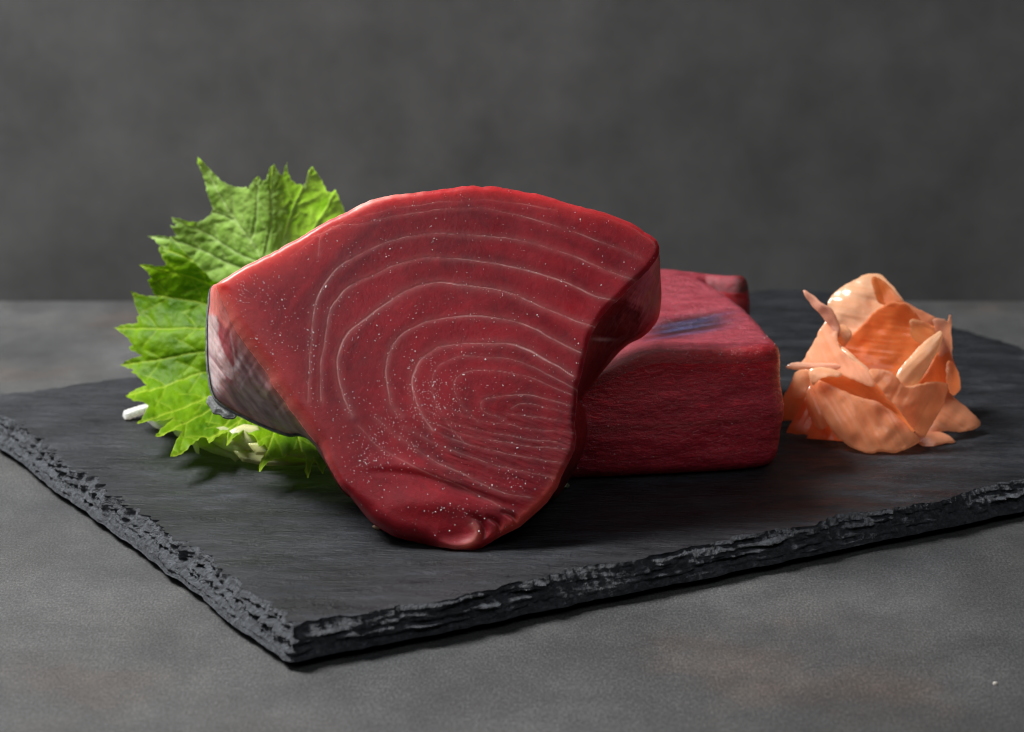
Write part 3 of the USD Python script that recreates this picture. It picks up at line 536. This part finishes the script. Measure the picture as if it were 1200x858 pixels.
# ================================================================== thin pieces: shredded daikon and pickled ginger
def petal(outline, p0, nrm, bulge, thick, seed, wave=.0006, axis=(1, 0), step=1.0, sharp=False):
    b = resample(np.asarray(outline, float) if sharp else smooth_curve(outline, 8), step=step)
    if not sharp: b = b + 3.2 * np.c_[fbm(np.c_[b * .11, 0 * b[:, 0] + seed], 3, seed), fbm(np.c_[b * .11, 0 * b[:, 0] + seed + 9], 3, seed + 1)]
    p, f, d = cap2d(b, 1.6); nrm = unit(np.array(nrm, float))
    if nrm @ (EYE - p0) < 0: nrm = -nrm
    c = p.mean(0); R = np.linalg.norm(p - c, axis=1).max()
    v = on_plane(p, p0, nrm)
    ax = np.asarray(axis, float) / np.linalg.norm(axis); across = np.abs((p - c) @ np.array([-ax[1], ax[0]])); Wd = max(across.max(), 1.)
    hh = bulge * (1 - .5 * (np.linalg.norm(p - c, axis=1) / R) ** 2 - .5 * (across / Wd) ** 2)
    hh += wave * 2 * fbm(np.c_[p * .042, 0 * d + seed * 3.1], 2, seed) + .0003 * fbm(np.c_[p @ ax * .02, (p @ np.array([-ax[1], ax[0]])) * .3, 0 * d], 3, seed + 5)
    e = np.minimum(d / 2.2, 1); rim = thick * .5 * (1 - np.sqrt(np.maximum(1 - (1 - e) ** 2, 0)))
    fr, bk = v + nrm * (hh - rim)[:, None], v + nrm * (hh - thick + rim)[:, None]
    for a in (fr, bk): a[:, 2] = np.maximum(a[:, 2], TOP + .0005)
    nb_, nv = len(b), len(p)
    ff_ = f if np.cross(fr[f[0, 1]] - fr[f[0, 0]], fr[f[0, 2]] - fr[f[0, 0]]) @ nrm > 0 else f[:, ::-1]
    fb_ = np.vstack([ff_, ff_[:, ::-1] + nv, band(0, nv, nb_)])
    m = trimesh.Trimesh(np.vstack([fr, bk]), fb_, process=False); m.fix_normals(multibody=False)
    return m, np.vstack([p, p]), np.r_[d, d], ax
def daikon(poly, z, nrm, thick, label, tone, seed, bulge=.0008, axis=(1, .1)):
    c = np.mean(poly, 0); m, p, d, ax = petal(poly, on_z(c, TOP + z), nrm, bulge, thick, seed, .0004, axis, .8, True)
    cc = mixc(lin(*tone), np.minimum(lin(*tone) * 1.25, .9), np.clip(.5 + 1.6 * fbm(np.c_[p @ ax * .03, (p @ np.array([-ax[1], ax[0]])) * .35, 0 * d], 3, seed), 0, 1))
    meta(obj('daikon_strip', (np.array(m.vertices), np.array(m.faces)), M_daikon, col=cc), label, 'daikon strip', 'daikon strips under the shiso leaf')
daikon([(143, 484), (145, 480), (160, 477), (180, 472), (200, 469), (201, 475), (182, 479), (160, 485), (146, 488)], .004, (0, -.35, .94), .0028, 'white daikon stick poking out farthest left from under the leaf', (226, 228, 230), 201)
daikon([(172, 492), (186, 488), (215, 484), (222, 492), (205, 500), (190, 502), (181, 499)], .005, (0, -.45, .9), .0025, 'white daikon piece showing between two lower left leaf teeth', (228, 228, 222), 202)
daikon([(200, 498), (214, 499), (232, 504), (230, 516), (214, 513), (205, 508)], .005, (.1, -.5, .86), .0025, 'small white daikon piece just left of the translucent slices', (226, 228, 216), 203)
daikon([(225, 512), (231, 514), (234, 522), (233, 532), (229, 530), (226, 522)], .004, (-.1, -.8, .6), .0012, 'thin pale daikon sliver hanging down at the front of the pile', (214, 218, 190), 204)
daikon([(228, 512), (250, 506), (290, 520), (284, 536), (276, 542), (270, 538), (250, 533), (234, 526)], .0045, (.05, -.72, .7), .0010, 'lowest translucent daikon slice curving along the board', (176, 184, 132), 205, .0025)
daikon([(240, 505), (262, 500), (293, 516), (292, 536), (282, 534), (262, 528), (246, 519)], .0075, (.1, -.75, .66), .0009, 'translucent daikon slice folded over another with a torn square corner', (190, 198, 148), 206, .0025)
daikon([(268, 506), (286, 497), (302, 500), (308, 514), (306, 530), (288, 528), (270, 520)], .010, (.1, -.8, .6), .0010, 'rounded pale daikon slice right under the leaf arch', (200, 200, 150), 207, .003)
daikon([(272, 528), (300, 530), (330, 533), (372, 536), (382, 545), (345, 547), (310, 546), (284, 541)], .0035, (0, -.7, .72), .0012, 'long thin daikon strip lying flat toward the steak', (160, 164, 112), 208, .0015)
daikon([(290, 520), (315, 518), (360, 522), (380, 530), (374, 540), (330, 535), (300, 533)], .008, (0, -.7, .7), .0012, 'upper yellowish daikon strip beside the right leaf teeth', (178, 180, 120), 209, .0018)

def G(pts): return [(890 + x / 3.432, 300 + y / 3.432) for x, y in pts]
GY = .765
GIN = [  # outline, depth, normal, bulge mm, thickness mm, tone, grain axis, label
    ([(275, 215), (285, 175), (330, 130), (395, 98), (420, 78), (480, 72), (520, 110), (580, 185), (590, 240), (540, 300), (450, 350), (360, 350), (310, 310)], .786, (-.2, -.82, .5), 4, 1.4, (250, 190, 140), (1, .2), 'topmost pale pickled ginger slice crowning the pile'),
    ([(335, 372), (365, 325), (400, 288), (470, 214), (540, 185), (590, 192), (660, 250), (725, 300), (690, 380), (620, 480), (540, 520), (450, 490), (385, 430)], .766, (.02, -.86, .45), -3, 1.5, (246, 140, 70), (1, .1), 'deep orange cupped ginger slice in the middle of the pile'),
    ([(560, 200), (585, 188), (640, 220), (700, 256), (735, 285), (740, 330), (690, 370), (620, 330)], .779, (.35, -.75, .5), 2, 1.3, (236, 160, 108), (1, .6), 'ginger slice sloping down at the upper right behind the cup'),
    ([(690, 262), (728, 253), (742, 262), (760, 236), (767, 244), (756, 285), (764, 340), (764, 400), (772, 440), (745, 500), (715, 440), (705, 340)], .772, (.6, -.75, .25), 2, 1.2, (238, 180, 138), (0, 1), 'upright ginger slice with a thin pointed tip at the right'),
    ([(540, 492), (556, 452), (600, 405), (650, 352), (700, 312), (722, 302), (728, 322), (710, 375), (680, 430), (645, 490), (615, 528), (575, 548), (548, 528)], .751, (.15, -.93, .3), 4.5, 2.2, (244, 190, 136), (1, -1), 'bright rolled ginger slice lying diagonally at the right front'),
    ([(438, 470), (465, 455), (520, 472), (560, 520), (620, 520), (690, 510), (748, 518), (738, 570), (704, 640), (660, 715), (642, 732), (600, 692), (545, 625), (490, 552)], .7445, (.3, -.88, .35), 4, 1.5, (250, 168, 112), (.5, -1), 'salmon ginger slice folded to a point at the right front'),
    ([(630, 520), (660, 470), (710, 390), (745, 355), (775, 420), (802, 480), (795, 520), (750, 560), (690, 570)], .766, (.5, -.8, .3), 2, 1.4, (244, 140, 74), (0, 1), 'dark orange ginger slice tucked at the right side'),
    ([(205, 515), (228, 500), (300, 532), (385, 570), (470, 596), (550, 642), (605, 700), (645, 735), (620, 765), (545, 796), (495, 792), (452, 803), (400, 790), (340, 758), (285, 700), (245, 620)], .7425, (-.15, -.9, .42), 6, 1.6, (250, 160, 104), (.6, 1), 'large glossy ginger slice bulging at the lower front'),
    ([(200, 465), (270, 452), (335, 400), (440, 450), (540, 560), (625, 690), (560, 700), (430, 620), (310, 560), (225, 510)], .752, (-.2, -.72, .66), -2, 1.4, (248, 150, 80), (1, .6), 'orange ginger slice banding across the middle left'),
    ([(275, 265), (300, 262), (320, 320), (335, 370), (385, 420), (445, 470), (470, 530), (380, 500), (270, 462), (205, 465), (170, 440), (190, 410), (235, 335)], .757, (-.5, -.78, .4), 3.5, 1.5, (242, 176, 126), (.5, 1), 'pale ginger slice covering the left shoulder of the pile'),
    ([(179, 140), (196, 144), (250, 185), (300, 222), (318, 270), (325, 320), (300, 330), (285, 290), (250, 240), (196, 178)], .762, (-.3, -.9, .2), 1, 1.6, (238, 176, 140), (1, .7), 'ginger spike pointing up and left from the pile'),
    ([(104, 447), (150, 428), (220, 430), (300, 432), (330, 450), (290, 466), (220, 458), (150, 458)], .7535, (-.2, -.9, .35), 1, 1.6, (242, 190, 150), (1, 0), 'short ginger spike sticking out to the left'),
    ([(175, 450), (225, 470), (235, 530), (205, 600), (150, 655), (100, 662), (80, 655), (84, 600), (120, 530)], .764, (-.5, -.75, .42), 2, 1.2, (248, 170, 112), (.4, -1), 'ginger slice flaring down at the far left of the pile'),
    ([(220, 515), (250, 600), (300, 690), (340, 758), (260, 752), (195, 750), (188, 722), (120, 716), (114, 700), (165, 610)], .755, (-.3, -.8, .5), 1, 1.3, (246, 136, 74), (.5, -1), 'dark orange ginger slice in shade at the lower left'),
    ([(735, 530), (770, 560), (810, 600), (872, 660), (880, 682), (858, 702), (790, 718), (730, 712), (650, 725), (640, 660), (690, 580)], .757, (.35, -.62, .7), 2, 1.0, (246, 164, 112), (1, .6), 'translucent ginger slice spreading out at the lower right'),
    ([(600, 730), (660, 700), (740, 712), (776, 735), (782, 752), (722, 764), (684, 774), (640, 760)], .7455, (.2, -.6, .78), 1.5, 1.3, (248, 166, 116), (1, .1), 'small ginger slice lying lowest at the right front'),
    ([(298, 288), (335, 278), (372, 306), (366, 342), (338, 368), (312, 335)], .7625, (-.3, -.85, .4), 2, 1.3, (250, 186, 132), (1, 1), 'small bright ginger curl between the crowning slice and the orange cup'),
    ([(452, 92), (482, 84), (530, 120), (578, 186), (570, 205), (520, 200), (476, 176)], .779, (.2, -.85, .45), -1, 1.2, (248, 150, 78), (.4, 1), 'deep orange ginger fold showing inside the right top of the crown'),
    ([(200, 470), (240, 455), (290, 458), (330, 474), (318, 496), (275, 494), (240, 506), (215, 522)], .7475, (-.2, -.8, .55), 2.5, 1.2, (250, 190, 140), (1, .3), 'pale torn ginger strip above the large glossy slice'),
    ([(330, 330), (420, 300), (560, 300), (700, 330), (760, 450), (740, 600), (600, 700), (380, 700), (230, 640), (180, 520), (240, 400)], .785, (0, -.8, .6), 8, 1.6, (246, 150, 84), (1, 0), 'broad ginger slice hidden at the core of the pile'),
    ([(296, 345), (340, 368), (400, 418), (442, 460), (426, 476), (368, 432), (312, 384)], .7535, (-.4, -.8, .5), 2, 1.2, (252, 200, 152), (1, .8), 'narrow pale ginger strip along the left rim of the orange cup'),
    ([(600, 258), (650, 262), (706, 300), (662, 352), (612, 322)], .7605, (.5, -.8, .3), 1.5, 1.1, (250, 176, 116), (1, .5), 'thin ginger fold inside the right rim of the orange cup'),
    ([(748, 425), (792, 466), (806, 520), (772, 566), (742, 512)], .760, (.6, -.7, .3), 2, 1.1, (248, 160, 100), (.2, 1), 'small ginger flake on the right flank below the pointed slice'),
    ([(146, 470), (214, 462), (232, 502), (192, 566), (136, 562)], .7555, (-.5, -.8, .35), 2, 1.1, (250, 184, 130), (.5, -1), 'ginger sliver on the left flank under the short spike'),
    ([(212, 522), (262, 582), (288, 652), (250, 700), (202, 642), (190, 570)], .7475, (-.35, -.85, .4), 2, 1.1, (248, 158, 100), (.5, 1), 'crumpled ginger edge left of the large glossy slice'),
]
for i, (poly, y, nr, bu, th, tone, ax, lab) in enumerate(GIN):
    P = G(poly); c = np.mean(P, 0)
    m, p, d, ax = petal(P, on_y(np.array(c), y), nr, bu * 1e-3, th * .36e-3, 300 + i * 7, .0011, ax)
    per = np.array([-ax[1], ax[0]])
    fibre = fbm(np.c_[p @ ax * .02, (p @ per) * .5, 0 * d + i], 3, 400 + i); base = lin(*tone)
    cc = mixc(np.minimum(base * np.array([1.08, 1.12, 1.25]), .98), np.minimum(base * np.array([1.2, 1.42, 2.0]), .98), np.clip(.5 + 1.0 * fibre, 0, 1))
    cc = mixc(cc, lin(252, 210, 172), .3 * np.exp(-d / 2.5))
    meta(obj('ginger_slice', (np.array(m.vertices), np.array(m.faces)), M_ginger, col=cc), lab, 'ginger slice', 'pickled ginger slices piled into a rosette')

# ================================================================== crumbs
def crumb(p, z, s, tone, label, seed, name='crumb'):
    m = trimesh.creation.icosphere(3, 1.); v = np.array(m.vertices); v *= (1 + .7 * fbm(v * 1.6 + seed, 3, seed))[:, None]; v = v * np.array(s) + on_z(np.array(p, float), z) + [0, 0, s[2] * .8]
    meta(obj(name, (v, np.array(m.faces)), M_daikon, col=np.tile(lin(*tone), (len(v), 1))), label, 'crumb')
crumb((659, 573), TOP, (.0022, .0018, .0016), (120, 132, 104), 'greenish translucent crumb beside the lower right edge of the steak', 1)
crumb((443, 620), TOP, (.0016, .0012, .0010), (214, 186, 160), 'tiny pale crumb at the bottom left rim of the steak', 2)
crumb((1166, 802), 0, (.0006, .0005, .0004), (230, 228, 222), 'tiny white speck on the table at the lower right', 3)
